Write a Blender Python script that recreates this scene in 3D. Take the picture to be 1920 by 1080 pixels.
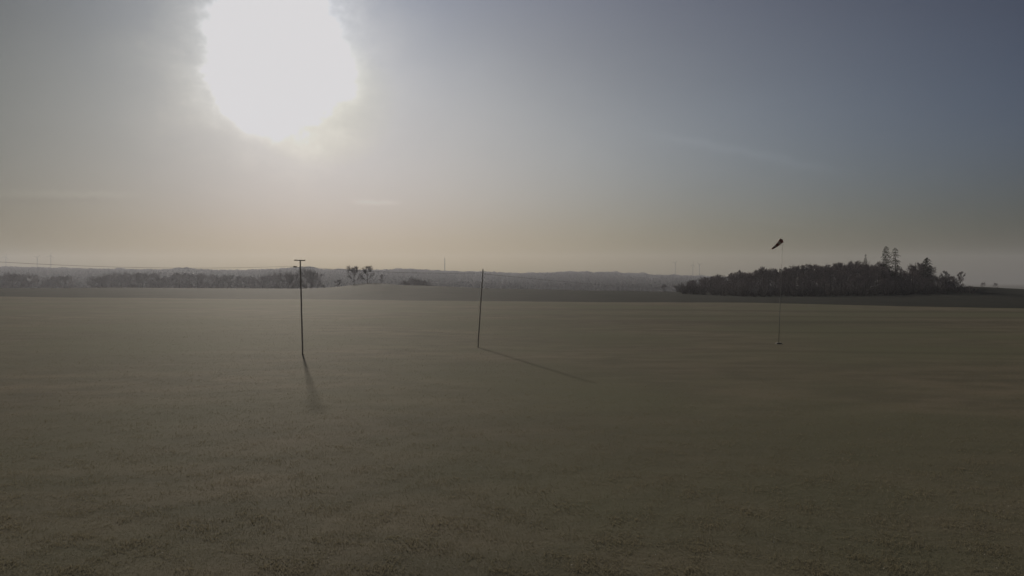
import bpy, math, random
import numpy as np
from mathutils import Vector, Matrix

# ------------------------------------------------------------------ scene, camera, world, sun
for o in list(bpy.data.objects):
    bpy.data.objects.remove(o)
SC = bpy.context.scene
COL = SC.collection
EYE, F, CX, HY = 6.5, 1400.0, 960.0, 520.0      # eye height (m); focal length, centre column and horizon row of the 1920 px photograph

cam_d = bpy.data.cameras.new('camera')
cam_d.sensor_width = 36.0
cam_d.lens = 36.0 * F / 1920.0
cam_d.clip_start = 0.1
cam_d.clip_end = 30000.0
cam = bpy.data.objects.new('camera', cam_d)
COL.objects.link(cam)
cam.location = (0, 0, EYE)
cam.rotation_euler = (math.radians(90) - math.atan(20 / F), 0, 0)
SC.camera = cam

vs = SC.view_settings
vs.view_transform = 'Standard'
vs.look = 'None'
vs.exposure = 0.0
vs.gamma = 1.0
vs.use_curve_mapping = False
SC.cycles.volume_bounces = 0
SC.cycles.max_bounces = 6
SC.cycles.transparent_max_bounces = 8

SUN_EL = math.radians(15.6)
SUN_AZ = math.atan((522 - CX) / F)               # from +Y, negative is to the left
SUN = Vector((math.sin(SUN_AZ) * math.cos(SUN_EL), math.cos(SUN_AZ) * math.cos(SUN_EL), math.sin(SUN_EL)))
sun_d = bpy.data.lights.new('sun', 'SUN')
sun_d.energy = 3.3
sun_d.angle = math.radians(1.6)
sun_d.color = (1.0, 0.90, 0.76)
sun = bpy.data.objects.new('sun', sun_d)
sun.rotation_euler = SUN.to_track_quat('Z', 'Y').to_euler()
COL.objects.link(sun)


class NT:
    """small helper that writes node maths"""
    def __init__(s, tree):
        s.t = tree
        s.n = tree.nodes
        s.l = tree.links

    def new(s, kind, **kw):
        n = s.n.new(kind)
        for k, v in kw.items():
            setattr(n, k, v)
        return n

    def put(s, sock, v):
        if hasattr(v, 'is_output'):
            s.l.new(v, sock)
        elif v is not None:
            sock.default_value = v

    def m(s, op, a, b=None, c=None, clamp=False):
        n = s.new('ShaderNodeMath', operation=op, use_clamp=clamp)
        s.put(n.inputs[0], a)
        if b is not None:
            s.put(n.inputs[1], b)
        if c is not None:
            s.put(n.inputs[2], c)
        return n.outputs[0]

    def v(s, op, a, b=None, out=0):
        n = s.new('ShaderNodeVectorMath', operation=op)
        s.put(n.inputs[0], a)
        if b is not None:
            s.put(n.inputs[1], b)
        return n.outputs[out]

    def rng(s, x, a, b, c=0.0, d=1.0, smooth=True):
        n = s.new('ShaderNodeMapRange')
        n.interpolation_type = 'SMOOTHSTEP' if smooth else 'LINEAR'
        s.put(n.inputs[0], x)
        for i, q in enumerate((a, b, c, d)):
            n.inputs[i + 1].default_value = q
        return n.outputs[0]

    def mix(s, f, a, b, mode='MIX'):
        n = s.new('ShaderNodeMix', data_type='RGBA', blend_type=mode)
        s.put(n.inputs[0], f)
        s.put(n.inputs[6], a)
        s.put(n.inputs[7], b)
        return n.outputs[2]

    def noise(s, vec, scale, detail=4, rough=0.55, out=0):
        n = s.new('ShaderNodeTexNoise')
        s.put(n.inputs['Vector'], vec)
        n.inputs['Scale'].default_value = scale
        n.inputs['Detail'].default_value = detail
        n.inputs['Roughness'].default_value = rough
        return n.outputs[out]


# --- world: Nishita sky seen through spring haze, with the sun's bright aureole
NISHITA = 0.10
# log tint of the sky per channel on the basis [1, g, g^2, e, e^2, g*e, h, g*h, a, a^2, k]; h = exp(-5e), k = exp(-18e), a = azimuth in radians; g = angle from the sun / 60 deg, e = elevation / 25 deg
TINT = [[-1.2155, 0.4341, -1.0472, -0.0796, -0.4604, -0.449, -0.6074, -0.7285, 0.2561, -1.2738, -0.3569], [-1.0932, 0.7177, -0.8145, -0.1814, -0.1893, -1.2297, -0.845, -1.2653, 0.2624, -1.2119, -0.2832], [-0.6033, 0.3269, 0.0092, -0.9466, 0.7149, -1.9036, -0.7218, -3.0378, 0.4306, -1.095, -1.0597]]
#TINT_END
world = bpy.data.worlds.new('World')
SC.world = world
world.use_nodes = True
W = NT(world.node_tree)
W.n.clear()
tc = W.new('ShaderNodeTexCoord')
dirv = W.v('NORMALIZE', tc.outputs['Generated'])
sep = W.new('ShaderNodeSeparateXYZ')
W.l.new(dirv, sep.inputs[0])
dz = sep.outputs[2]
nz = W.noise(W.v('MULTIPLY', dirv, (1, 1, 2.2)), 9.0, 5, 0.6)
cosg = W.v('DOT_PRODUCT', dirv, tuple(SUN), out=1)
gam = W.m('ARCCOSINE', W.m('MINIMUM', cosg, 0.999999))
g = W.m('MINIMUM', W.m('DIVIDE', gam, math.radians(60)), 1.05)
el = W.m('ARCSINE', dz)
e = W.m('MINIMUM', W.m('MAXIMUM', W.m('DIVIDE', el, math.radians(25)), -0.02), 1.05)
basis = [None, g, W.m('MULTIPLY', g, g), e, W.m('MULTIPLY', e, e), W.m('MULTIPLY', g, e)]
hz = W.m('EXPONENT', W.m('MULTIPLY', e, -5.0))
basis += [hz, W.m('MULTIPLY', g, hz), W.m('MINIMUM', W.m('MAXIMUM', W.m('ARCTAN2', sep.outputs[0], sep.outputs[1]), -0.65), 0.65)]
basis += [W.m('MULTIPLY', basis[-1], basis[-1]), W.m('EXPONENT', W.m('MULTIPLY', e, -18.0))]
sky = W.new('ShaderNodeTexSky')
sky.sky_type = 'NISHITA'
sky.sun_disc = False
sky.sun_elevation = SUN_EL
sky.sun_rotation = SUN_AZ
sky.altitude = 400
sky.air_density = 1.0
sky.dust_density = 2.5
sky.ozone_density = 1.0
chan = []
for c in range(3):
    acc = TINT[c][0]
    for k in range(1, 11):
        acc = W.m('MULTIPLY_ADD', basis[k], TINT[c][k], acc)
    chan.append(W.m('EXPONENT', acc))
comb = W.new('ShaderNodeCombineXYZ')
for i in range(3):
    W.l.new(chan[i], comb.inputs[i])
gmn = W.new('ShaderNodeGamma')                   # thick spring haze evens out the clear-air contrast of the model sky
W.l.new(W.v('MULTIPLY', sky.outputs[0], (NISHITA,) * 3), gmn.inputs[0])
gmn.inputs[1].default_value = 0.5
base = W.v('MULTIPLY', gmn.outputs[0], comb.outputs[0])
# thin streaks and veils of cirrus
azv = W.m('ARCTAN2', sep.outputs[0], sep.outputs[1])


def sky_px(x, y):
    return math.atan((x - CX) / F), math.atan((HY - y) / math.hypot(F, x - CX))


def streak(x0, y0, x1, y1, width, amp, freq):
    """a soft wisp between two directions, with torn edges"""
    a0, e0 = sky_px(x0, y0)
    a1, e1 = sky_px(x1, y1)
    L = math.hypot(a1 - a0, e1 - e0)
    ux, uy = (a1 - a0) / L, (e1 - e0) / L
    da = W.m('SUBTRACT', azv, a0)
    de = W.m('SUBTRACT', el, e0)
    t = W.m('DIVIDE', W.m('ADD', W.m('MULTIPLY', da, ux), W.m('MULTIPLY', de, uy)), L)
    d = W.m('ADD', W.m('MULTIPLY', da, -uy), W.m('MULTIPLY', de, ux))
    d = W.m('ADD', d, W.m('MULTIPLY', W.m('SUBTRACT', W.noise(dirv, freq, 5, 0.65), 0.5), width * 3.0))
    w = W.m('EXPONENT', W.m('MULTIPLY', W.m('POWER', W.m('DIVIDE', d, width), 2.0), -1.0))
    k = W.m('MULTIPLY', W.rng(t, -0.1, 0.35), W.rng(t, 0.75, 1.15, 1.0, 0.0))
    return W.m('MULTIPLY', W.m('MULTIPLY', w, k), amp)


wisp = W.m('ADD', streak(1200, 246, 1580, 322, 0.0060, 0.085, 22), streak(1380, 408, 1520, 424, 0.003, 0.03, 40))
for q in ((-60, 362, 250, 366, 0.0046, 0.10, 75), (-20, 378, 210, 373, 0.0040, -0.06, 80), (655, 379, 750, 381, 0.0034, 0.12, 60),
          (640, 150, 1500, 260, 0.05, 0.05, 5)):
    wisp = W.m('ADD', wisp, streak(*q))
soft = W.m('MULTIPLY', W.m('SUBTRACT', W.noise(W.v('MULTIPLY', dirv, (1.0, 1.0, 3.5)), 3.0, 4, 0.5), 0.5), 0.10)
gain = W.m('ADD', W.m('ADD', 1.0, wisp), soft)
base_v = W.new('ShaderNodeVectorMath', operation='SCALE')
W.l.new(base, base_v.inputs[0])
W.put(base_v.inputs[3], gain)
# aureole: very bright haze round the sun, uneven at its rim
rag = W.noise(dirv, 26.0, 5, 0.7)
gd = W.m('ADD', W.m('ADD', W.m('MULTIPLY', gam, 180 / math.pi), W.m('MULTIPLY', W.m('SUBTRACT', nz, 0.5), 4.0)), W.m('MULTIPLY', W.m('SUBTRACT', rag, 0.5), 2.4))
ramp = W.new('ShaderNodeValToRGB')
ramp.color_ramp.interpolation = 'B_SPLINE'
W.l.new(W.m('DIVIDE', gd, 12.0), ramp.inputs[0])
AUR = [(0.0, (0.69, 0.675, 0.69)), (0.34, (0.69, 0.675, 0.69)), (0.42, (0.36, 0.34, 0.30)), (0.48, (0.17, 0.155, 0.115)),
       (0.58, (0.090, 0.078, 0.052)), (0.74, (0.030, 0.025, 0.015)), (1.0, (0, 0, 0))]
cr = ramp.color_ramp
while len(cr.elements) < len(AUR):
    cr.elements.new(0.5)
for el_, (p_, c_) in zip(cr.elements, AUR):
    el_.position = p_
    el_.color = (*c_, 1)
total = W.v('ADD', W.v('MINIMUM', base_v.outputs[0], (0.52, 0.505, 0.475)), ramp.outputs[0])
total = W.v('MINIMUM', total, (0.690, 0.678, 0.690))       # the haze glare round the sun is one even white
bg = W.new('ShaderNodeBackground')
W.l.new(total, bg.inputs[0])
bg.inputs[1].default_value = 1.0
out = W.new('ShaderNodeOutputWorld')
W.l.new(bg.outputs[0], out.inputs[0])


# ------------------------------------------------------------------ helpers
def tag(o, label=None, cat=None, group=None, kind=None):
    if label:
        o['label'] = label
    if cat:
        o['category'] = cat
    if group:
        o['group'] = group
    if kind:
        o['kind'] = kind
    return o


def link(name, data, parent=None, loc=(0, 0, 0)):
    o = bpy.data.objects.new(name, data)
    COL.objects.link(o)
    o.location = loc
    if parent:
        o.parent = parent
    return o


def empty(name, loc, rz=0.0):
    o = link(name, None, None, loc)
    o.rotation_euler = (0, 0, rz)
    o.empty_display_size = 0.3
    return o


class MB:
    """collects tubes, boxes and loose faces into one mesh"""
    def __init__(s):
        s.v = []
        s.f = []

    def tube(s, pts, radii, n=8, cap=True):
        b = len(s.v)
        pts = [Vector(p) for p in pts]
        for i, p in enumerate(pts):
            d = (pts[min(i + 1, len(pts) - 1)] - pts[max(i - 1, 0)])
            d = d.normalized() if d.length > 1e-9 else Vector((0, 0, 1))
            a = d.cross(Vector((0, 0, 1)) if abs(d.z) < 0.9 else Vector((1, 0, 0))).normalized()
            c = d.cross(a)
            for k in range(n):
                t = 2 * math.pi * k / n
                s.v.append(tuple(p + (a * math.cos(t) + c * math.sin(t)) * radii[i]))
        for i in range(len(pts) - 1):
            for k in range(n):
                k2 = (k + 1) % n
                s.f.append((b + i * n + k, b + i * n + k2, b + (i + 1) * n + k2, b + (i + 1) * n + k))
        if cap:
            s.f.append(tuple(b + k for k in range(n))[::-1])
            s.f.append(tuple(b + (len(pts) - 1) * n + k for k in range(n)))
        return s

    def box(s, c, size, M=None):
        b = len(s.v)
        c = Vector(c)
        for dz_ in (-.5, .5):
            for dy_ in (-.5, .5):
                for dx_ in (-.5, .5):
                    p = Vector((dx_ * size[0], dy_ * size[1], dz_ * size[2]))
                    s.v.append(tuple((M @ p if M else p) + c))
        for q in ((0, 2, 3, 1), (4, 5, 7, 6), (0, 1, 5, 4), (2, 6, 7, 3), (0, 4, 6, 2), (1, 3, 7, 5)):
            s.f.append(tuple(b + k for k in q))
        return s

    def mesh(s, name, mat, smooth=False):
        me = bpy.data.meshes.new(name)
        me.from_pydata(s.v, [], s.f)
        me.update()
        if smooth:
            me.polygons.foreach_set('use_smooth', [True] * len(me.polygons))
        me.materials.append(mat)
        return me

    def build(s, name, mat, parent=None, loc=(0, 0, 0), smooth=False):
        return link(name, s.mesh(name, mat, smooth), parent, loc)


def mat_new(name):
    m = bpy.data.materials.new(name)
    m.use_nodes = True
    T = NT(m.node_tree)
    T.n.clear()
    o = T.new('ShaderNodeOutputMaterial')
    p = T.new('ShaderNodeBsdfPrincipled')
    T.l.new(p.outputs[0], o.inputs[0])
    return m, T, p, o


def simple_mat(name, c1, c2, scale, rough=0.8, spec=0.3, stretch=(1, 1, 1), bump=0.0, metal=0.0):
    m, T, p, o = mat_new(name)
    co = T.new('ShaderNodeTexCoord').outputs['Object']
    co = T.v('MULTIPLY', co, stretch)
    n = T.noise(co, scale, 5, 0.6)
    T.l.new(T.mix(T.rng(n, 0.3, 0.7), (*c1, 1), (*c2, 1)), p.inputs['Base Color'])
    p.inputs['Roughness'].default_value = rough
    p.inputs['Specular IOR Level'].default_value = spec
    p.inputs['Metallic'].default_value = metal
    if bump:
        b = T.new('ShaderNodeBump')
        b.inputs['Strength'].default_value = bump
        b.inputs['Distance'].default_value = 0.01
        T.l.new(n, b.inputs['Height'])
        T.l.new(b.outputs[0], p.inputs['Normal'])
    return m


# ------------------------------------------------------------------ terrain
def interp(x, pts):
    return np.interp(x, [p[0] for p in pts], [p[1] for p in pts])


CREST_PX = [(-900, 544), (-400, 543), (0, 541), (120, 541), (200, 540), (400, 541), (560, 542), (600, 541), (640, 537.5), (680, 532.5), (700, 531.5), (722, 532), (750, 535),
            (830, 537), (900, 541), (1000, 543), (1200, 547), (1300, 549), (1450, 549), (1600, 546), (1700, 543), (1790, 538.5),
            (1815, 537.5), (1860, 539.5), (1920, 543), (2100, 545), (2700, 548)]
RIDGE_PX = [(-900, 497), (-300, 499), (0, 500.5), (60, 501), (120, 502.5), (180, 503.5), (300, 505), (335, 504), (350, 501), (362, 504),
            (440, 507), (480, 505), (540, 503), (570, 499.5), (588, 501), (600, 504), (660, 505.5), (700, 505.5), (735, 505), (760, 504), (830, 507),
            (860, 509), (900, 509), (925, 509), (960, 512.5), (1000, 511.5), (1060, 509.5), (1100, 509), (1114, 511), (1122, 509.5), (1155, 509.5), (1165, 512),
            (1205, 512), (1220, 514.5), (1260, 515), (1300, 517), (1380, 519), (1450, 524), (1560, 548), (1920, 552), (2700, 552)]
YC, YR = 330.0, 2600.0
TREE_T = 11.0


def sstep(x, a, b):
    t = np.clip((x - a) / (b - a), 0, 1)
    return t * t * (3 - 2 * t)


def undul(x, y):
    return (0.10 * np.sin(x * 0.045 + 1.3) * np.sin(y * 0.05 + .4) + 0.05 * np.sin(x * 0.13 + y * 0.07))


def height(x, y):
    x = np.asarray(x, float)
    y = np.asarray(y, float)
    r = np.hypot(x, y)
    ph = np.arctan2(x, y)
    phc = np.clip(ph, -1.05, 1.05)
    px = CX + F * np.tan(phc)
    u = np.where(np.abs(ph) < 1.05, r * np.cos(phc), r * math.cos(1.05))
    hc = EYE - (interp(px, CREST_PX) - HY) / F * YC
    hr = EYE + (HY - interp(px, RIDGE_PX)) / F * YR - TREE_T
    z = undul(x, y) * np.clip(1.4 - u / 300, 0, 1)
    z = z + hc * sstep(u, 200, YC)
    fall = sstep(u, YC, 620)
    z = z * (1 - fall) + (-8.0) * fall
    z = z - 8.0 * sstep(u, 650, 1000)
    z = z + np.where(u > 900, 2.0 * np.sin(x * 0.0031) * np.sin(y * 0.0027 + 1), 0) * sstep(u, 900, 1500)
    up = sstep(u, 1050, YR)
    z = z * (1 - up) + hr * up
    z = z - 14.0 * sstep(u, YR, YR + 700)
    return z


def gz(x, y):
    return float(height(x, y))


def at(px, Y):
    """world x of a photograph column at forward distance Y"""
    return (px - CX) / F * Y


def ztop(py, Y):
    return EYE + (HY - py) / F * Y


def grid_mesh(name, us, phis, mat, dz=0.0):
    R, P = np.meshgrid(us, phis, indexing='ij')
    c = np.maximum(np.cos(P), math.cos(1.05))
    r = R / c
    r = np.minimum(r, 3520.0)
    X = r * np.sin(P)
    Y = r * np.cos(P)
    Z = height(X, Y) + dz
    nu, nph = R.shape
    v = np.stack([X, Y, Z], -1).reshape(-1, 3)
    i, j = np.meshgrid(np.arange(nu - 1), np.arange(nph), indexing='ij')
    j2 = (j + 1) % nph
    f = np.stack([i * nph + j, i * nph + j2, (i + 1) * nph + j2, (i + 1) * nph + j], -1).reshape(-1, 4)[:, ::-1]
    me = bpy.data.meshes.new(name)
    me.from_pydata(v.tolist(), [], f.tolist())
    me.polygons.foreach_set('use_smooth', [True] * len(me.polygons))
    me.update()
    me.materials.append(mat)
    return me


# ground material: turf of the flying field, darker crop beyond its edge, far fields
gm, T, P, O = mat_new('ground')
co = T.new('ShaderNodeTexCoord').outputs['Object']
sp = T.new('ShaderNodeSeparateXYZ')
T.l.new(co, sp.inputs[0])
X_, Y_ = sp.outputs[0], sp.outputs[1]
flat = T.v('MULTIPLY', co, (1, 1, 0))
big = T.noise(flat, 0.035, 4, 0.55)
mid = T.noise(T.v('MULTIPLY', flat, (0.5, 1.0, 0)), 0.35, 5, 0.6)
fine = T.noise(flat, 5.0, 4, 0.65)
turf = T.mix(T.rng(mid, 0.32, 0.68), (0.132, 0.124, 0.090, 1), (0.203, 0.176, 0.128, 1))
turf = T.mix(T.rng(big, 0.35, 0.65), turf, (0.146, 0.146, 0.096, 1))
turf = T.mix(T.m('MULTIPLY', T.rng(fine, 0.45, 0.8), 0.25), turf, (0.270, 0.236, 0.181, 1))
# mown strips of the runway, running across the view
ya = T.m('ADD', T.m('ADD', Y_, T.m('MULTIPLY', X_, 0.10)), T.m('MULTIPLY', T.m('SUBTRACT', big, 0.5), 6.0))
strip = T.m('SINE', T.m('MULTIPLY', ya, 0.26))
turf = T.mix(T.m('MULTIPLY', T.rng(strip, -0.5, 0.7), 0.22), turf, (0.119, 0.113, 0.081, 1))
for yy, ww, am in ((112, 5.0, 0.45), (128, 2.2, 0.3), (93, 1.6, 0.3), (68, 1.2, 0.25), (150, 4, 0.3)):
    bd = T.m('EXPONENT', T.m('MULTIPLY', T.m('POWER', T.m('DIVIDE', T.m('SUBTRACT', ya, yy), ww), 2.0), -1.0))
    bd = T.m('MULTIPLY', bd, T.rng(T.m('ADD', X_, T.m('MULTIPLY', mid, 30)), 5, 50))
    turf = T.mix(T.m('MULTIPLY', bd, am), turf, (0.068, 0.068, 0.052, 1))
# edge of the flying field
xr = T.m('MAXIMUM', T.m('SUBTRACT', X_, 62.0), 0.0)
xl = T.m('MINIMUM', X_, 62.0)
edge = T.m('SUBTRACT', T.m('SUBTRACT', 203.0, T.m('MULTIPLY', xl, 0.22)), T.m('MULTIPLY', xr, 0.72))
edge = T.m('ADD', edge, T.m('MULTIPLY', T.m('SUBTRACT', T.noise(flat, 0.12, 3), 0.5), 5.0))
dd = T.m('SUBTRACT', Y_, edge)
crop = T.mix(T.rng(T.noise(T.v('MULTIPLY', flat, (0.3, 1, 0)), 0.25, 4), 0.35, 0.65), (0.030, 0.034, 0.028, 1), (0.046, 0.045, 0.037, 1))
rim = T.m('EXPONENT', T.m('MULTIPLY', T.m('POWER', T.m('DIVIDE', T.m('ADD', dd, 7.0), 6.0), 2.0), -1.0))
turf = T.mix(T.m('MULTIPLY', rim, 0.16), turf, (0.216, 0.189, 0.140, 1))
near = T.mix(T.rng(dd, -0.8, 0.8), turf, crop)
farv = T.new('ShaderNodeTexVoronoi')
T.l.new(T.v('MULTIPLY', flat, (0.6, 1, 0)), farv.inputs['Vector'])
farv.inputs['Scale'].default_value = 0.005
fs = T.new('ShaderNodeSeparateColor')
T.l.new(farv.outputs['Color'], fs.inputs[0])
farc = T.mix(T.rng(fs.outputs[0], 0.3, 0.7), (0.055, 0.058, 0.050, 1), (0.090, 0.082, 0.074, 1))
farc = T.mix(T.rng(Y_, 1200, 1600), farc, (0.062, 0.060, 0.058, 1))
colr = T.mix(T.rng(Y_, 500, 640), near, farc)
T.l.new(colr, P.inputs['Base Color'])
P.inputs['Roughness'].default_value = 0.88
P.inputs['Specular IOR Level'].default_value = 0.03
bmp = T.new('ShaderNodeBump')
bmp.inputs['Strength'].default_value = 0.4
bmp.inputs['Distance'].default_value = 0.05
hh = T.m('ADD', T.m('MULTIPLY', T.noise(flat, 9.0, 4, 0.7), 0.6), T.m('MULTIPLY', T.noise(flat, 1.3, 4, 0.6), 1.2))
T.l.new(hh, bmp.inputs['Height'])
T.l.new(bmp.outputs[0], P.inputs['Normal'])
df = T.new('ShaderNodeBsdfDiffuse')                # matt soil and dry thatch between the glossier blades
T.l.new(colr, df.inputs[0])
T.l.new(bmp.outputs[0], df.inputs['Normal'])
gmix = T.new('ShaderNodeMixShader')
gmix.inputs[0].default_value = 0.35
T.l.new(P.outputs[0], gmix.inputs[1])
T.l.new(df.outputs[0], gmix.inputs[2])
T.l.new(gmix.outputs[0], O.inputs[0])

us = np.concatenate([[0.02, 3, 6, 9], np.arange(12, 60, 2.0), np.arange(60, 200, 5.0), np.arange(200, 420, 4.0), np.arange(420, 700, 14.0),
                     np.arange(700, 1700, 80.0), np.arange(1700, 2900, 50.0), np.linspace(2900, 3400, 6)])
us = us * 1.0
ph_front = np.radians(np.arange(-42, 42, 0.2))
ph_back = np.radians(np.arange(42, 318, 4.0))
ph_all = np.concatenate([ph_front, ph_back])
ph_all = np.where(ph_all > math.pi, ph_all - 2 * math.pi, ph_all)
us_s = us
g_me = grid_mesh('ground', us_s, ph_all, gm)

ground = link('ground', g_me)
tag(ground, 'wide dull brown green grass field rising to a low crest with valley and hills beyond', 'ground', kind='structure')

# ------------------------------------------------------------------ air
hb = MB().box((0, 0, 43), (7200, 7200, 136))
hm = bpy.data.materials.new('haze')
hm.use_nodes = True
H = NT(hm.node_tree)
H.n.clear()
ho = H.new('ShaderNodeOutputMaterial')
hv = H.new('ShaderNodeVolumePrincipled')
hv.inputs['Color'].default_value = (0.85, 0.88, 0.98, 1)
hv.inputs['Density'].default_value = 0.00013
hv.inputs['Anisotropy'].default_value = 0.36
H.l.new(hv.outputs[0], ho.inputs['Volume'])
haze = hb.build('haze', hm)
tag(haze, 'pale spring haze lying over the whole field, wood and hills', 'haze', kind='stuff')

# ------------------------------------------------------------------ plants: shared meshes
bark = simple_mat('bark', (0.08, 0.07, 0.062), (0.14, 0.125, 0.11), 1.5, 0.9, 0.2)
twigm = simple_mat('twigs', (0.20, 0.175, 0.175), (0.27, 0.24, 0.24), 0.7, 0.9, 0.2)
needle = simple_mat('needles', (0.055, 0.062, 0.045), (0.10, 0.105, 0.075), 0.8, 0.8, 0.2)


def rand_perp(rnd, d):
    v = Vector((rnd.uniform(-1, 1), rnd.uniform(-1, 1), rnd.uniform(-1, 1)))
    v = v - d * v.dot(d)
    return v.normalized() if v.length > 1e-3 else d.orthogonal().normalized()


def bare_tree(seed, H_=12.0, spread=0.5, first=0.22, twig_w=0.05, ntwig=9, slender=1.0):
    """trunk mesh and crown mesh of a leafless broadleaf tree, H_ metres high"""
    rnd = random.Random(seed)
    tr, cr_ = MB(), MB()
    pts, rad = [], []
    x = y = 0.0
    n = 9
    for i in range(n):
        t = i / (n - 1)
        x += rnd.uniform(-.03, .03) * H_ * 0.5
        y += rnd.uniform(-.03, .03) * H_ * 0.5
        pts.append(Vector((x * t, y * t, t * H_ * 0.86 - (0.3 if i == 0 else 0))))
        rad.append(0.020 * H_ * (1 - t) ** 0.8 + 0.02)
    tr.tube(pts, rad, 7)

    def twigs(p, d, L, k):
        for _ in range(k):
            dd_ = (d + rand_perp(rnd, d) * rnd.uniform(.2, 1.0)).normalized()
            q = p + d * L * rnd.uniform(-.6, .1)
            l_ = L * rnd.uniform(.5, 1.15)
            w = rand_perp(rnd, dd_) * twig_w * 0.5
            m_ = q + dd_ * l_ * 0.55 + rand_perp(rnd, dd_) * l_ * .08
            e_ = q + dd_ * l_ + Vector((0, 0, l_ * .06))
            b = len(cr_.v)
            cr_.v.extend([tuple(q - w), tuple(q + w), tuple(m_ + w * .7), tuple(m_ - w * .7), tuple(e_)])
            cr_.f.append((b, b + 1, b + 2, b + 3))
            cr_.f.append((b + 3, b + 2, b + 4))

    def branch(p, d, L, r, lev):
        mid_ = p + d * L * .5 + rand_perp(rnd, d) * L * .08
        e_ = p + (d + Vector((0, 0, .15))).normalized() * L
        cr_.tube([p, mid_, e_], [r, r * .7, r * .35], 4 if lev < 2 else 3, cap=False)
        if lev >= 2:
            twigs(e_, d, L * 1.0, ntwig)
            twigs(mid_, d, L * .8, ntwig // 2)
            return
        k = 5 if lev == 0 else 4
        for j in range(k):
            t = .3 + .7 * (j + rnd.random()) / k
            q = p.lerp(e_, t) if t > .5 else p.lerp(mid_, t * 2)
            nd = (d + rand_perp(rnd, d) * rnd.uniform(.5, 1.0) + Vector((0, 0, .18))).normalized()
            branch(q, nd, L * rnd.uniform(.42, .62), r * .5, lev + 1)
        branch(e_, (d + rand_perp(rnd, d) * .25).normalized(), L * .5, r * .4, lev + 1)

    nl = 11
    for i in range(nl):
        t = first + (1 - first) * (i / (nl - 1)) ** .9
        zi = t * (n - 1)
        a = int(min(zi, n - 2))
        p = pts[a].lerp(pts[a + 1], zi - a)
        ang = i * 2.4 + rnd.uniform(-.5, .5)
        up = .35 + 1.3 * t
        d = Vector((math.cos(ang), math.sin(ang), up)).normalized()
        L = H_ * spread * (0.55 * math.sin(math.pi * min(1, .25 + t * .72)) + .12) * rnd.uniform(.85, 1.15)
        branch(p, d, L, rad[a] * .55 + .01, 0)
    sc = H_ / max(v[2] for v in cr_.v)
    for mb in (tr, cr_):
        mb.v = [(v[0] * sc * slender, v[1] * sc * slender, v[2] * sc) for v in mb.v]
    return tr.mesh('trunk', bark), cr_.mesh('crown', twigm)


def shrub(seed, H_=3.0, twig_w=0.035):
    rnd = random.Random(seed)
    st, cr_ = MB(), MB()
    for i in range(16):
        a = rnd.uniform(0, 6.28)
        d = Vector((math.cos(a) * rnd.uniform(.1, .8), math.sin(a) * rnd.uniform(.1, .8), 1)).normalized()
        p0 = Vector((math.cos(a) * .25, math.sin(a) * .25, -0.15))
        L = H_ * rnd.uniform(.6, 1.0)
        p1 = p0 + d * L * .5
        p2 = p1 + (d + rand_perp(rnd, d) * .3).normalized() * L * .5
        st.tube([p0, p1, p2], [.04, .028, .01], 4, cap=False)
        for k in range(34):
            t = rnd.uniform(.1, 1)
            q = p0.lerp(p1, t * 2) if t < .5 else p1.lerp(p2, t * 2 - 1)
            dd_ = (d + rand_perp(rnd, d) * rnd.uniform(.4, 1.2)).normalized()
            l_ = rnd.uniform(.25, .6) * H_ * .4
            w = rand_perp(rnd, dd_) * twig_w * .5
            b = len(cr_.v)
            cr_.v.extend([tuple(q - w), tuple(q + w), tuple(q + dd_ * l_)])
            cr_.f.append((b, b + 1, b + 2))
    return st.mesh('stems', bark), cr_.mesh('twigs', twigm)


def spruce(seed, H_=18.0, R=2.6, bottom=.12, gappy=.0):
    """a thin old spruce: straight trunk and whorls of drooping branches with hanging sprays"""
    rnd = random.Random(seed)
    tr, cr_ = MB(), MB()
    tr.tube([(0, 0, -.3), (0.05, 0, H_ * .5), (0, 0.04, H_ * .97)], [.013 * H_, .008 * H_, .03], 7)
    nw = 26
    for i in range(nw):
        t = bottom + (1 - bottom) * i / (nw - 1)
        z = t * H_
        for k in range(10):
            if rnd.random() < gappy:
                continue
            a = rnd.uniform(0, 6.28)
            L = (R * (1 - t) ** .42 * rnd.uniform(.55, 1.15) + .25)
            rise = .55 * t - .12
            d = Vector((math.cos(a), math.sin(a), 0))
            p0 = Vector((0, 0, z))
            p1 = p0 + d * L * .55 + Vector((0, 0, L * (rise + .02)))
            p2 = p0 + d * L + Vector((0, 0, L * (rise - .30)))
            cr_.tube([p0, p1, p2], [.035, .025, .01], 3, cap=False)
            for s_ in range(11):
                u_ = rnd.uniform(.15, 1.0)
                q = p0.lerp(p1, u_ * 2) if u_ < .5 else p1.lerp(p2, u_ * 2 - 1)
                side = Vector((-d.y, d.x, 0)) * rnd.uniform(-1, 1)
                dd_ = (side + d * .4 + Vector((0, 0, -rnd.uniform(.3, 1.4)))).normalized()
                l_ = rnd.uniform(.3, .7) * (0.4 + .6 * (1 - t)) * 1.2
                w = rand_perp(rnd, dd_) * .08
                b = len(cr_.v)
                m_ = q + dd_ * l_ * .5
                cr_.v.extend([tuple(q), tuple(m_ - w), tuple(q + dd_ * l_), tuple(m_ + w)])
                cr_.f.append((b, b + 1, b + 2, b + 3))
    return tr.mesh('trunk', bark), cr_.mesh('crown', needle)


BT = [bare_tree(11, 12, .50, .20), bare_tree(23, 12, .58, .16), bare_tree(37, 12, .44, .26), bare_tree(41, 12, .62, .22, ntwig=10),
      bare_tree(59, 12, .36, .15, slender=.9)]
FULL = [bare_tree(71, 12, .66, .05, ntwig=11), bare_tree(83, 12, .72, .07, ntwig=11), bare_tree(97, 12, .60, .04, ntwig=11)]
SH = [shrub(5), shrub(8), shrub(13)]
SPR = [spruce(3), spruce(9, R=2.2, gappy=.25), spruce(17, 12, R=3.0, bottom=.05)]


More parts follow.
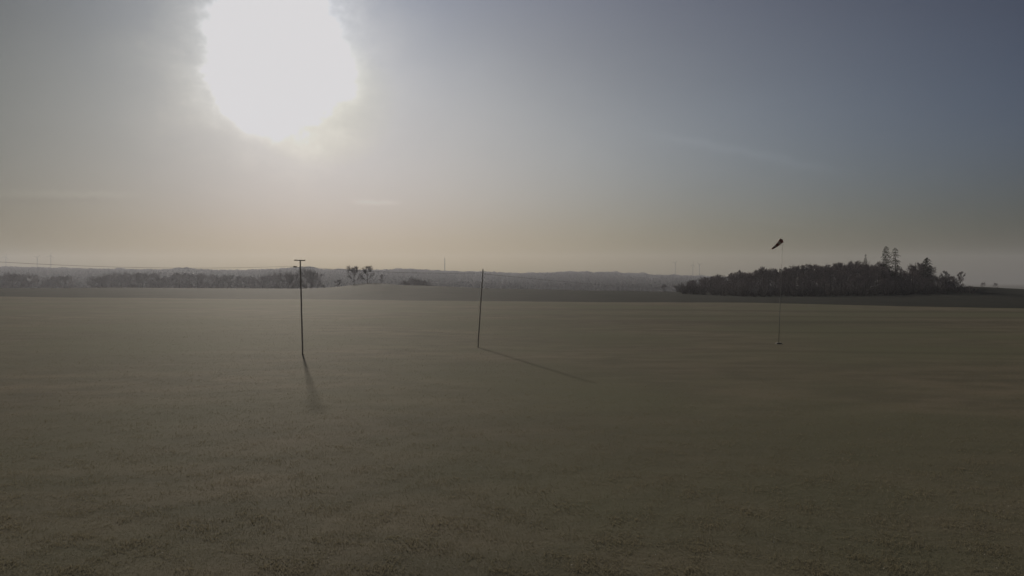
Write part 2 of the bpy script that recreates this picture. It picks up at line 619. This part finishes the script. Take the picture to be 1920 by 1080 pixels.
def plant(name, meshes, names, x, y, h, h0, rz, label, cat, group, wide=1.0):
    root = empty(name, (x, y, gz(x, y) - 0.02), rz)
    s = h / h0
    for me, nm in zip(meshes, names):
        c = link(nm, me, root)
        c.scale = (s * wide, s * wide, s)
    tag(root, label, cat, group)
    return root


# ------------------------------------------------------------------ the wood on the right
WOOD = [(1276, 528), (1284, 522), (1300, 519), (1320, 519), (1345, 514), (1365, 516), (1385, 505), (1400, 503), (1420, 503), (1440, 498), (1452, 497), (1464, 499),
        (1482, 493), (1500, 493), (1518, 496), (1528, 491), (1545, 487), (1560, 486), (1575, 487), (1590, 489), (1603, 485), (1615, 491),
        (1626, 489), (1640, 488), (1652, 487), (1660, 492), (1680, 506), (1694, 513), (1702, 503), (1712, 498), (1722, 501), (1727, 494), (1736, 493),
        (1744, 500), (1752, 512), (1764, 515), (1774, 510), (1784, 512), (1790, 524), (1800, 530), (1810, 533)]
R_ = random.Random(77)


def part_of_wood(p):
    return ('in the low left end of the wood' if p < 1455 else
            'in the high middle of the wood' if p < 1600 else
            'in the wood round the tall spruces')


nwood = 0
for row, (Yrow, fac, step) in enumerate(((268, .62, 26), (282, .80, 21), (296, .93, 18), (312, 1.0, 16), (326, 1.0, 18))):
    px = 1292 + row * 3
    while px < 1786:
        Y = Yrow + R_.uniform(-6, 6) + max(0, (1400 - px)) * .35
        p = px + R_.uniform(-5, 5)
        x = at(p, Y)
        zt = ztop(float(interp(p, WOOD)) + R_.uniform(-1.5, 3), Y)
        h = (zt - gz(x, Y)) * fac * R_.uniform(.84, 1.06)
        if h > 2.2:
            k = R_.randrange(5)
            front = row == 0
            plant('broadleaf_tree', BT[k], ('trunk', 'crown'), x, Y, h, 12, R_.uniform(0, 6.28),
                  ('low bare tree on the near edge ' if front else 'bare grey tree packed among others ') + part_of_wood(p), 'tree',
                  ('bare trees on the near edge ' if front else 'bare trees packed ') + part_of_wood(p), wide=1.05)
            nwood += 1
        px += step * R_.uniform(.75, 1.25)
# undergrowth along the foot of the wood
px = 1278
while px < 1818:
    for Yb in (262, 276, 300):
        Y = Yb + R_.uniform(-5, 5) + max(0, (1400 - px)) * .35
        p = px + R_.uniform(-6, 6)
        x = at(p, Y)
        lim = ztop(float(interp(p, WOOD)) + 1, Y) - gz(x, Y)
        h = min(R_.uniform(3.2, 6.0), lim)
        if h > .8:
            plant('shrub', SH[R_.randrange(3)], ('stems', 'twigs'), x, Y, h, 3, R_.uniform(0, 6.28),
                  'leafless shrub at the foot of the trees ' + part_of_wood(p), 'shrub', 'thicket ' + part_of_wood(p), wide=1.25)
    px += R_.uniform(11, 17)
# single trees that rise above it
for px, top, Y, k, lab, wd in (
        (1661, 462.5, 290, 0, 'tall spruce rising highest above the wood, left one of the close pair', 1.15),
        (1678, 465.5, 294, 1, 'tall ragged spruce with drooping branches, right one of the close pair', 1.4),
        (1738, 483.5, 286, 2, 'pointed dark spruce standing alone above the right end of the wood', 1.0),
        (1623, 477.0, 300, 1, 'thin spruce tip poking out of the wood left of the tall pair', .6)):
    x = at(px, Y)
    h = ztop(top, Y) - gz(x, Y)
    plant('spruce_tree', SPR[k], ('trunk', 'crown'), x, Y, h, (18, 18, 12)[k], px * .7, lab, 'spruce', None, wide=wd)
for px, top, Y, k, lab, wd in (
        (1800, 508.0, 288, 4, 'sparse thin tree at the far right tip of the wood', 1.0),
        (1774, 506.5, 284, 4, 'slim pointed bare tree near the right tip of the wood', 1.0),
        (1711, 493.0, 292, 2, 'bare tree filling the gap between the tall spruce pair and the lone spruce', 1.0),
        (1724, 489.5, 296, 0, 'bare tree close on the left side of the lone spruce', .9),
        (1689, 499.0, 292, 4, 'short bare tree leaning on the right of the tall spruce pair', .8),
        (1245, 532.5, 372, 1, 'low hazy bush standing apart left of the wood', 1.3),
        (1843, 528.5, 400, 3, 'small round tree on the skyline right of the wood, left one of two', .9),
        (1867, 530.0, 405, 1, 'small round tree on the skyline right of the wood, right one of two', .95)):
    x = at(px, Y)
    h = ztop(top, Y) - gz(x, Y)
    plant('broadleaf_tree', BT[k], ('trunk', 'crown'), x, Y, h, 12, px * .37, lab, 'tree', None, wide=wd)

# ------------------------------------------------------------------ trees on and behind the crest, left and middle
for px, top, Y, k, lab, wd in (
        (664, 495.5, 338, 3, 'wide bare tree on the grassy mound, left one of the pair', 1.0),
        (689, 496.5, 338, 1, 'bare tree on the grassy mound, right one of the pair', .9),
        (715, 513.0, 342, 4, 'thin young tree on the mound right of the bare pair', .8),
        (636, 523.0, 350, 0, 'small bush on the slope left of the bare pair', 1.2),
        (606, 534.0, 350, 2, 'tiny bush low on the slope between the utility pole and the mound', 1.3),
        (762, 523.0, 560, 0, 'left tree of the rounded clump right of the mound', 1.3),
        (778, 517.5, 560, 3, 'middle and highest tree of the rounded clump right of the mound', 1.3),
        (794, 521.5, 560, 1, 'right tree of the rounded clump right of the mound', 1.3),
        (538, 505.0, 640, 1, 'hazy tree just left of the crossbar utility pole', 1.0),
        (553, 507.0, 640, 0, 'hazy tree directly behind the crossbar utility pole', 1.0),
        (574, 498.5, 640, 3, 'taller hazy tree just right of the crossbar utility pole', .9),
        (586, 500.5, 640, 1, 'hazy tree second to the right of the crossbar utility pole', .9)):
    x = at(px, Y)
    h = ztop(top, Y) - gz(x, Y)
    plant('broadleaf_tree', (FULL + BT)[k + 3 if k == 4 or 650 < px < 700 else k % 3], ('trunk', 'crown'), x, Y, h, 12, px * .37, lab, 'tree', None, wide=wd)
for px, top in ((8, 510), (22, 507), (40, 506), (58, 510), (88, 515), (104, 512), (122, 515), (176, 516), (192, 511), (210, 507), (228, 506), (246, 508),
                (264, 508), (282, 507), (300, 511), (318, 514), (336, 509), (352, 506), (370, 507), (388, 509), (406, 513), (428, 514), (452, 512),
                (472, 511), (492, 511), (510, 508), (524, 507), (-20, 508), (-60, 510)):
    Y = R_.uniform(820, 980)
    x = at(px, Y)
    h = ztop(top + R_.uniform(-2, 4), Y) - gz(x, Y)
    plant('broadleaf_tree', FULL[R_.randrange(3)], ('trunk', 'crown'), x, Y, h, 12, R_.uniform(0, 6.28),
          'faint hazy tree in the clump at the far left edge behind the field crest' if px < 150 else
          'faint hazy tree in the middle stretch of the left tree line behind the crest' if px < 325 else
          'faint hazy tree in the stretch of tree line that runs up to the crossbar pole', 'tree',
          'hazy clump at the far left' if px < 150 else 'middle stretch of the hazy tree line' if px < 325 else 'hazy tree line left of the crossbar pole', wide=1.35)

# ------------------------------------------------------------------ far wooded ridge, one mass
def far_wood():
    rs = np.random.RandomState(4)
    ico_v, ico_f = [], []
    n = 6
    prof = ((0.0, .55), (.30, .95), (.62, .85), (.86, .45), (1.0, .06))
    for z, r in prof:
        for k in range(n):
            a = 2 * math.pi * k / n
            ico_v.append((r * math.cos(a), r * math.sin(a), z))
    for i in range(len(prof) - 1):
        for k in range(n):
            ico_f.append((i * n + k, i * n + (k + 1) % n, (i + 1) * n + (k + 1) % n, (i + 1) * n + k))
    ico_v = np.array(ico_v)
    ico_f = np.array(ico_f)
    N = 22000
    px = rs.uniform(-300, 1480, N)
    Y = np.where(rs.rand(N) < .25, rs.uniform(YR - 50, YR + 80, N), 1150 + (YR - 1150) * rs.rand(N) ** .9)
    # leave some fields open on the slope
    field = np.sin(px * .011 + 1.0) * np.sin(Y * .0046 + px * .004) > .82
    keep = ~(field & (Y < YR - 200))
    px, Y = px[keep], Y[keep]
    N = len(px)
    X = (px - CX) / F * Y
    Z = height(X, Y)
    hgt = rs.uniform(7.5, 11.5, N)
    rad = rs.uniform(3.5, 7.5, N) * np.where((Y > YR - 50) & (rs.rand(N) < .3), 1.6, 1.0)
    hgt = hgt * (1 + .22 * (np.sin(px * .09) * np.sin(px * .031 + 1) + .4 * np.sin(px * .23)) * (Y > YR - 80))
    V = ico_v[None] * np.stack([rad, rad, hgt], -1)[:, None, :]
    V = V * (1 + rs.uniform(-.22, .22, V.shape))
    V[..., 2] = np.maximum(V[..., 2], -1)
    V += np.stack([X, Y, Z - .6], -1)[:, None, :]
    Fc = ico_f[None] + (np.arange(N) * len(ico_v))[:, None, None]
    me = bpy.data.meshes.new('far_wood')
    me.vertices.add(N * len(ico_v))
    me.vertices.foreach_set('co', V.reshape(-1))
    nf = N * len(ico_f)
    me.loops.add(nf * 4)
    me.loops.foreach_set('vertex_index', Fc.reshape(-1).astype(np.int32))
    me.polygons.add(nf)
    me.polygons.foreach_set('loop_start', np.arange(nf, dtype=np.int32) * 4)
    me.update()
    me.validate()
    me.materials.append(simple_mat('far_crowns', (0.062, 0.060, 0.062), (0.092, 0.088, 0.086), 0.01, 1.0, 0.0))
    o = link('far_wood', me)
    tag(o, 'blue grey forest covering the long ridge on the horizon', 'forest', kind='stuff')


far_wood()

# ------------------------------------------------------------------ masts and turbines on the horizon
steel = simple_mat('turbine_steel', (0.42, 0.42, 0.42), (0.5, 0.5, 0.5), 0.3, 0.5, 0.4)
dark_steel = simple_mat('mast_steel', (0.05, 0.05, 0.05), (0.09, 0.085, 0.08), 0.3, 0.6, 0.3)


def turbine(px, hub_y, Y, rot, yaw, label, blade=15.0):
    x = at(px, Y)
    zg = gz(x, Y)
    hub = ztop(hub_y, Y) - zg
    root = empty('wind_turbine', (x, Y, zg), yaw)
    MB().tube([(0, 0, -2), (0, 0, hub - .9)], [1.3, .8], 14).build('tower', dark_steel, root, smooth=True)
    MB().tube([(0, -1.6, hub), (0, -1.3, hub), (0, 1.8, hub), (0, 3.0, hub + .1)], [.6, 1.0, 1.0, .7], 10).build('nacelle', dark_steel, root, smooth=True)
    h_ = MB().tube([(0, -2.6, hub), (0, -2.3, hub), (0, -1.6, hub)], [.2, .6, .8], 10).build('hub', dark_steel, root, smooth=True)
    for k in range(3):
        a = rot + k * 2 * math.pi / 3
        b = MB()
        d = Vector((math.sin(a), 0, math.cos(a)))
        c = Vector((math.cos(a), 0, -math.sin(a)))
        n = 7
        for i in range(n):
            t = i / (n - 1)
            w = (.6 if i == 0 else 1.2 * (1 - t) ** .7 + .2)
            th = .28 * (1 - t) + .06
            p = Vector((0, -2.2, hub)) + d * (.6 + blade * t)
            for cc, yy in ((-w * .35, 0), (0, th), (w * .65, 0), (0, -th)):
                b.v.append(tuple(p + c * cc + Vector((0, yy, 0))))
        for i in range(n - 1):
            for q in range(4):
                b.f.append((i * 4 + q, i * 4 + (q + 1) % 4, i * 4 + 4 + (q + 1) % 4, i * 4 + 4 + q))
        b.f.append((0, 3, 2, 1))
        b.f.append(tuple((n - 1) * 4 + q for q in range(4)))
        b.build('blade', dark_steel, root)
    tag(root, label, 'wind turbine', 'wind turbines along the horizon')
    return root


turbine(11.5, 481.5, 2950, .3, .5, 'faint wind turbine at the far left edge of the horizon')
turbine(70, 482.5, 2950, .9, .5, 'faint wind turbine on the left horizon, shorter middle one of three')
turbine(95.5, 479.5, 2950, .15, .5, 'faint wind turbine on the left horizon, right one of three')
turbine(1266, 493.0, 2950, .75, -.3, 'faint wind turbine on the ridge left of the wood, apart from the close pair', 13)
turbine(1299, 496.5, 2950, .2, -.3, 'faint wind turbine on the ridge by the wood, left one of the close pair', 12)
turbine(1311.5, 496.0, 2950, 1.2, -.3, 'faint wind turbine on the ridge by the wood, right one of the close pair', 12)

x, Y = at(834, 2640), 2640
zg = gz(x, Y)
top = ztop(481.5, Y) - zg
mast = empty('radio_mast', (x, Y, zg))
MB().tube([(0, 0, -2), (0, 0, top * .55), (0, 0, top * .9)], [1.5, 1.3, 1.0], 12).build('shaft', dark_steel, mast, smooth=True)
MB().tube([(0, 0, top * .9), (0, 0, top)], [.6, .4], 8).build('antenna', dark_steel, mast)
MB().tube([(0, 0, top * .88), (0, 0, top * .895)], [1.7, 1.7], 12).build('platform', dark_steel, mast)
tag(mast, 'tall slim mast on the distant ridge above the middle of the picture', 'mast')
x, Y = at(992, 2570), 2570
plant('broadleaf_tree', BT[3], ('trunk', 'crown'), x, Y, ztop(508.6, Y) - gz(x, Y), 12, 0, 'single tiny tree breaking the ridge line right of the plain pole', 'tree', None)

# ------------------------------------------------------------------ utility poles and wires
wood = simple_mat('weathered_wood', (0.42, 0.39, 0.34), (0.56, 0.52, 0.46), 2.2, 0.85, 0.25, (6, 6, .8), .6)
cer = simple_mat('porcelain', (0.16, 0.14, 0.12), (0.22, 0.2, 0.17), 5, 0.3, 0.5)
iron = simple_mat('galvanised_iron', (0.16, 0.16, 0.16), (0.25, 0.25, 0.24), 12, 0.55, 0.4, metal=.6)
palem = simple_mat('pale_paint', (0.50, 0.48, 0.43), (0.62, 0.60, 0.55), 9, 0.6, 0.3)
cablem = simple_mat('cable_rubber', (0.022, 0.022, 0.022), (0.04, 0.04, 0.04), 3, 0.6, 0.3)


def pole_tube(lean_x, H_, r0, r1, seed=0):
    rnd = random.Random(seed)
    n = 10
    pts = []
    rr = []
    for i in range(n):
        t = i / (n - 1)
        pts.append((lean_x * t + rnd.uniform(-.01, .01), rnd.uniform(-.01, .01), t * H_ - (.4 if i == 0 else 0)))
        rr.append(r0 + (r1 - r0) * t)
    return MB().tube(pts, rr, 14)


def insulator(x, z, par, y=0.0):
    MB().tube([(x, y, z), (x, y, z + .05), (x, y, z + .055), (x, y, z + .10), (x, y, z + .105), (x, y, z + .16), (x, y, z + .18)],
              [.012, .012, .045, .05, .032, .038, .015], 10).build('insulator', cer, par, smooth=True)


# crossbar pole
Y1 = 62.8
x1 = at(567, Y1)
H1 = ztop(488.3, Y1)
lean1 = at(563, Y1) - x1
p1 = empty('utility_pole', (x1, Y1, gz(x1, Y1)))
pole_tube(lean1, H1, .066, .056, 1).build('pole', wood, p1, smooth=True)
Mx = Matrix.Rotation(math.radians(2.2), 3, 'Y')
cb = MB().box((lean1, -.13, H1 - .02), (.92, .08, .085), Mx).build('crossbar', wood, p1)
sb = MB()
sb.box((lean1, -.19, H1 - .02), (.06, .02, .06), Mx)
sb.build('bolt', iron, p1)
br = MB().tube([(lean1, -.05, H1 - .62), (lean1 - .2, -.06, H1 - .60), (lean1 - .42, -.06, H1 - .57)], [.014, .014, .014], 6).build('bracket', iron, p1)
MB().tube([(lean1 - .56, -.06, H1 - .56), (lean1 - .53, -.06, H1 - .56), (lean1 - .42, -.06, H1 - .56), (lean1 - .28, -.06, H1 - .56), (lean1 - .25, -.06, H1 - .56)],
          [.02, .05, .06, .05, .02], 10).build('insulator', cer, p1, smooth=True)
tag(p1, 'weathered wooden utility pole with a short crossbar on top and one side insulator', 'utility pole')

# plain leaning pole
Y2 = 70.5
x2 = at(896, Y2)
H2 = ztop(503.3, Y2)
lean2 = at(905.6, Y2) - x2
p2 = empty('utility_pole', (x2, Y2, gz(x2, Y2)))
pole_tube(lean2, H2, .056, .050, 2).build('pole', wood, p2, smooth=True)
t0, t1 = .385, .45
MB().tube([(lean2 * t0 * .8 - .02, -.085, H2 * (.50)), (lean2 * .55 + .03, -.085, H2 * (.60))], [.02, .032], 8).build('cable_guard', palem, p2)
MB().tube([(lean2, 0, H2 - .005), (lean2 + .004, 0, H2 + .05)], [.062, .04], 12).build('pole_cap', iron, p2)
MB().tube([(lean2 + .07, -.05, H2 - .42), (lean2 + .16, -.05, H2 - .40)], [.012, .012], 6).build('hook', iron, p2)
tag(p2, 'plain wooden pole leaning slightly right with a pale strip at mid height', 'utility pole')

# next poles of the line: one outside the left edge, one in the dip behind the wood's left end
Y0 = 50.0
x0 = at(-75, Y0)
p0 = empty('utility_pole', (x0, Y0, gz(x0, Y0)))
pole_tube(.1, 7.9, .12, .085, 3).build('pole', wood, p0, smooth=True)
MB().box((.1, -.13, 7.86), (.92, .09, .115)).build('crossbar', wood, p0)
tag(p0, 'wooden utility pole beyond the left edge carrying the sagging wire', 'utility pole')
Y3 = 392.0
x3 = at(1334, Y3)
z3 = gz(x3, Y3)
H3 = ztop(538.5, Y3) - z3
p3 = empty('utility_pole', (x3, Y3, z3))
pole_tube(0, H3, .12, .085, 4).build('pole', wood, p3, smooth=True)
tag(p3, 'distant wooden pole in the dip behind the left end of the wood', 'utility pole')


def wire(a, b, sag, r, label):
    a, b = Vector(a), Vector(b)
    pts = []
    n = 36
    for i in range(n + 1):
        t = i / n
        p = a.lerp(b, t)
        p.z -= 4 * sag * t * (1 - t)
        pts.append(p)
    o = a.copy()
    w = MB().tube([q - o for q in pts], [r] * (n + 1), 5).build('overhead_wire', cablem, None, o, smooth=True)
    tag(w, label, 'wire', 'wires strung between the utility poles')


g1 = gz(x1, Y1)
g2 = gz(x2, Y2)
a1 = (x1 + lean1 - .42, Y1 - .06, g1 + H1 - .50)
wire((x0 + .1, Y0, gz(x0, Y0) + 7.75), a1, .34, .009, 'thin wire sagging from the left edge to the crossbar pole')
wire((x1 + lean1 + .1, Y1, g1 + H1 - .55), (x2 + lean2, Y2, g2 + H2 - .30), .22, .009, 'thin wire between the crossbar pole and the plain leaning pole')
wire((x2 + lean2 + .12, Y2 - .05, g2 + H2 - .41), (x3, Y3, z3 + H3 - .1), 1.2, .013, 'thin wire running down from the plain pole towards the wood')

# ------------------------------------------------------------------ windsock
alu = simple_mat('pole_aluminium', (0.22, 0.22, 0.22), (0.30, 0.30, 0.29), 6, 0.45, 0.4, metal=.5)
red = simple_mat('faded_red_cloth', (0.42, 0.20, 0.16), (0.50, 0.26, 0.20), 6, 0.9, 0.1, bump=.4)
whi = simple_mat('dirty_white_cloth', (0.62, 0.60, 0.55), (0.72, 0.69, 0.63), 6, 0.9, 0.1, bump=.4)
for cm in (red, whi):
    CT = NT(cm.node_tree)
    pb = [n for n in CT.n if n.type == 'BSDF_PRINCIPLED'][0]
    om = [n for n in CT.n if n.type == 'OUTPUT_MATERIAL'][0]
    tb = CT.new('ShaderNodeBsdfTranslucent')
    CT.l.new(pb.inputs['Base Color'].links[0].from_socket, tb.inputs[0])
    ms = CT.new('ShaderNodeMixShader')
    ms.inputs[0].default_value = 0.6
    CT.l.new(pb.outputs[0], ms.inputs[1])
    CT.l.new(tb.outputs[0], ms.inputs[2])
    CT.l.new(ms.outputs[0], om.inputs[0])
conc = simple_mat('concrete', (0.14, 0.135, 0.12), (0.2, 0.19, 0.17), 14, 0.9, 0.2, bump=.5)
Y4 = 73.0
x4 = at(1460.5, Y4)
H4 = ztop(444.5, Y4)
ln = at(1467, Y4) - x4
ws = empty('windsock', (x4, Y4, gz(x4, Y4)))
MB().tube([(0, 0, -.3), (ln * .25, 0, H4 * .25), (ln * .6, 0, H4 * .6), (ln, 0, H4)], [.029, .026, .020, .013], 12).build('pole', alu, ws, smooth=True)
MB().tube([(ln * .99, 0, H4 - .42), (ln * .99, 0, H4 - .10)], [.034, .034], 10).build('swivel', alu, ws, smooth=True)
mouth = Vector((ln - .12, -.03, H4 - .33))
tail = Vector((at(1445.5, Y4) - x4, -.30, H4 - 1.16))
axis = (tail - mouth)
LN = axis.length
axis.normalize()
sa = axis.cross(Vector((0, 1, 0))).normalized()
sbv = axis.cross(sa)
hoop = MB()
ring = [tuple(mouth + (sa * math.cos(t) + sbv * math.sin(t)) * .225) for t in [2 * math.pi * k / 20 for k in range(21)]]
hoop.tube(ring, [.010] * 21, 6, cap=False)
hoop.tube([tuple(mouth + sa * .225), (ln * .99, 0, H4 - .12)], [.008] * 2, 6)
hoop.tube([tuple(mouth - sa * .225), (ln * .99, 0, H4 - .42)], [.008] * 2, 6)
hoop.build('hoop', iron, ws)
rs_ = random.Random(2)
NB = 5
for kband in range(NB):
    b = MB()
    n, m_ = 22, 5
    for i in range(m_):
        t = (kband + i / (m_ - 1)) / NB
        rr = .225 * (1 - t) + .085 * t
        c = mouth + axis * LN * t + Vector((0, 0, -.07 * math.sin(math.pi * t)))
        for k in range(n):
            th = 2 * math.pi * k / n
            w = rr * (1 + .10 * math.sin(3 * th + 5 * t) * t + .05 * math.sin(7 * th + 9 * t))
            b.v.append(tuple(c + (sa * math.cos(th) * (1 - .15 * t) + sbv * math.sin(th)) * w))
    for i in range(m_ - 1):
        for k in range(n):
            b.f.append((i * n + k, i * n + (k + 1) % n, (i + 1) * n + (k + 1) % n, (i + 1) * n + k))
    ob = b.build('cloth_band', red if kband % 2 == 0 else whi, ws, smooth=True)
    sol = ob.modifiers.new('cloth', 'SOLIDIFY')
    sol.thickness = .004
    ob['label'] = 'faded red cloth band of the windsock' if kband % 2 == 0 else 'dirty white cloth band of the windsock'
base_b = MB().box((0, 0, .04), (.5, .5, .14)).build('base_block', conc, ws)
bev = base_b.modifiers.new('edge', 'BEVEL')
bev.width = .03
tag(ws, 'drooping windsock on a thin tall pole in front of the wood', 'windsock')

# ------------------------------------------------------------------ short grass of the near field
gmat, T, P, O = mat_new('grass_blades')
at_n = T.new('ShaderNodeAttribute')
at_n.attribute_name = 'tone'
P.inputs['Roughness'].default_value = 0.6
P.inputs['Specular IOR Level'].default_value = 0.25
tone = at_n.outputs['Fac']
gcol = T.mix(T.rng(tone, 0.25, 0.8, smooth=False), (0.148, 0.142, 0.088, 1), (0.220, 0.190, 0.130, 1))
T.l.new(gcol, P.inputs['Base Color'])
tl = T.new('ShaderNodeBsdfTranslucent')
T.l.new(gcol, tl.inputs[0])
mx = T.new('ShaderNodeMixShader')
mx.inputs[0].default_value = 0.45
T.l.new(P.outputs[0], mx.inputs[1])
T.l.new(tl.outputs[0], mx.inputs[2])
T.l.new(mx.outputs[0], O.inputs[0])

rs = np.random.RandomState(12)
NG = 420000
iy = rs.uniform(F / 125.0, F / 14.6, NG)            # even in the picture's rows, so sparser with distance
Yg = F / iy
pxg = rs.uniform(-120, 2040, NG)
Xg = (pxg - CX) / F * Yg
Xg += rs.normal(0, .05, NG)
Yg += rs.normal(0, .2, NG)
clump = (np.sin(Xg * 1.9 + 2 * np.sin(Yg * .7)) * np.sin(Yg * 2.3 + 1.7 * np.sin(Xg * .9)) + .6 * np.sin(Xg * 5.1 + Yg * 3.7) * np.sin(Yg * 6.3 - Xg * 2.2))
scale = (0.75 + .022 * Yg)
hgt = (0.016 + .016 * clump.clip(-1, 1.4) + rs.gamma(2.0, .005, NG)).clip(.015, .12) * scale ** .6
wid = rs.uniform(.005, .010, NG) * scale
ang = rs.uniform(0, 2 * np.pi, NG)
lean = rs.uniform(.1, .9, NG) * hgt
la = rs.uniform(0, 2 * np.pi, NG)
Zg = height(Xg, Yg) - .003
cx_, sx_ = np.cos(ang) * wid / 2, np.sin(ang) * wid / 2
V = np.empty((NG, 4, 3))
V[:, 0] = np.stack([Xg - cx_, Yg - sx_, Zg], -1)
V[:, 1] = np.stack([Xg + cx_, Yg + sx_, Zg], -1)
mxx, myy = Xg + np.cos(la) * lean * .35, Yg + np.sin(la) * lean * .35
V[:, 2] = np.stack([mxx + cx_ * .8, myy + sx_ * .8, Zg + hgt * .6], -1)
V[:, 3] = np.stack([Xg + np.cos(la) * lean, Yg + np.sin(la) * lean, Zg + hgt], -1)
tri = np.array([[0, 1, 2], [0, 2, 3]])
Ft = (tri[None] + (np.arange(NG) * 4)[:, None, None]).reshape(-1)
me = bpy.data.meshes.new('grass')
me.vertices.add(NG * 4)
me.vertices.foreach_set('co', V.reshape(-1))
me.loops.add(len(Ft))
me.loops.foreach_set('vertex_index', Ft.astype(np.int32))
me.polygons.add(NG * 2)
me.polygons.foreach_set('loop_start', np.arange(NG * 2, dtype=np.int32) * 3)
me.update()
tone_v = (0.5 + .12 * clump + rs.normal(0, .13, NG)).clip(0, 1)
attr = me.attributes.new('tone', 'FLOAT', 'POINT')
attr.data.foreach_set('value', np.repeat(tone_v, 4).astype(np.float32))
me.materials.append(gmat)
grass = link('grass', me)
tag(grass, 'short worn grass with straw coloured blades covering the near field', 'grass', kind='stuff')

# pale dead leaves scattered over the turf
rs = np.random.RandomState(5)
lm = simple_mat('dead_leaf', (0.26, 0.23, 0.17), (0.40, 0.37, 0.30), 3, 0.7, 0.3)
lf = MB()
for i in range(260):
    Y = F / rs.uniform(F / 60.0, F / 15.5)
    X = (rs.uniform(-60, 1980) - CX) / F * Y
    z = gz(X, Y) + .045
    a = rs.uniform(0, 6.28)
    s = rs.uniform(.018, .035)
    d = Vector((math.cos(a), math.sin(a), rs.uniform(-.2, .5)))
    c = Vector((-math.sin(a), math.cos(a), rs.uniform(-.3, .3)))
    p = Vector((X, Y, z))
    b = len(lf.v)
    lf.v.extend([tuple(p - d * s), tuple(p - c * s * .5), tuple(p + Vector((0, 0, s * .3))), tuple(p + c * s * .5), tuple(p + d * s)])
    lf.f.extend([(b, b + 1, b + 2), (b, b + 2, b + 3), (b + 1, b + 4, b + 2), (b + 2, b + 4, b + 3)])
leaves = lf.build('fallen_leaves', lm)
tag(leaves, 'tiny pale dead leaves scattered over the near grass', 'leaves', kind='stuff')
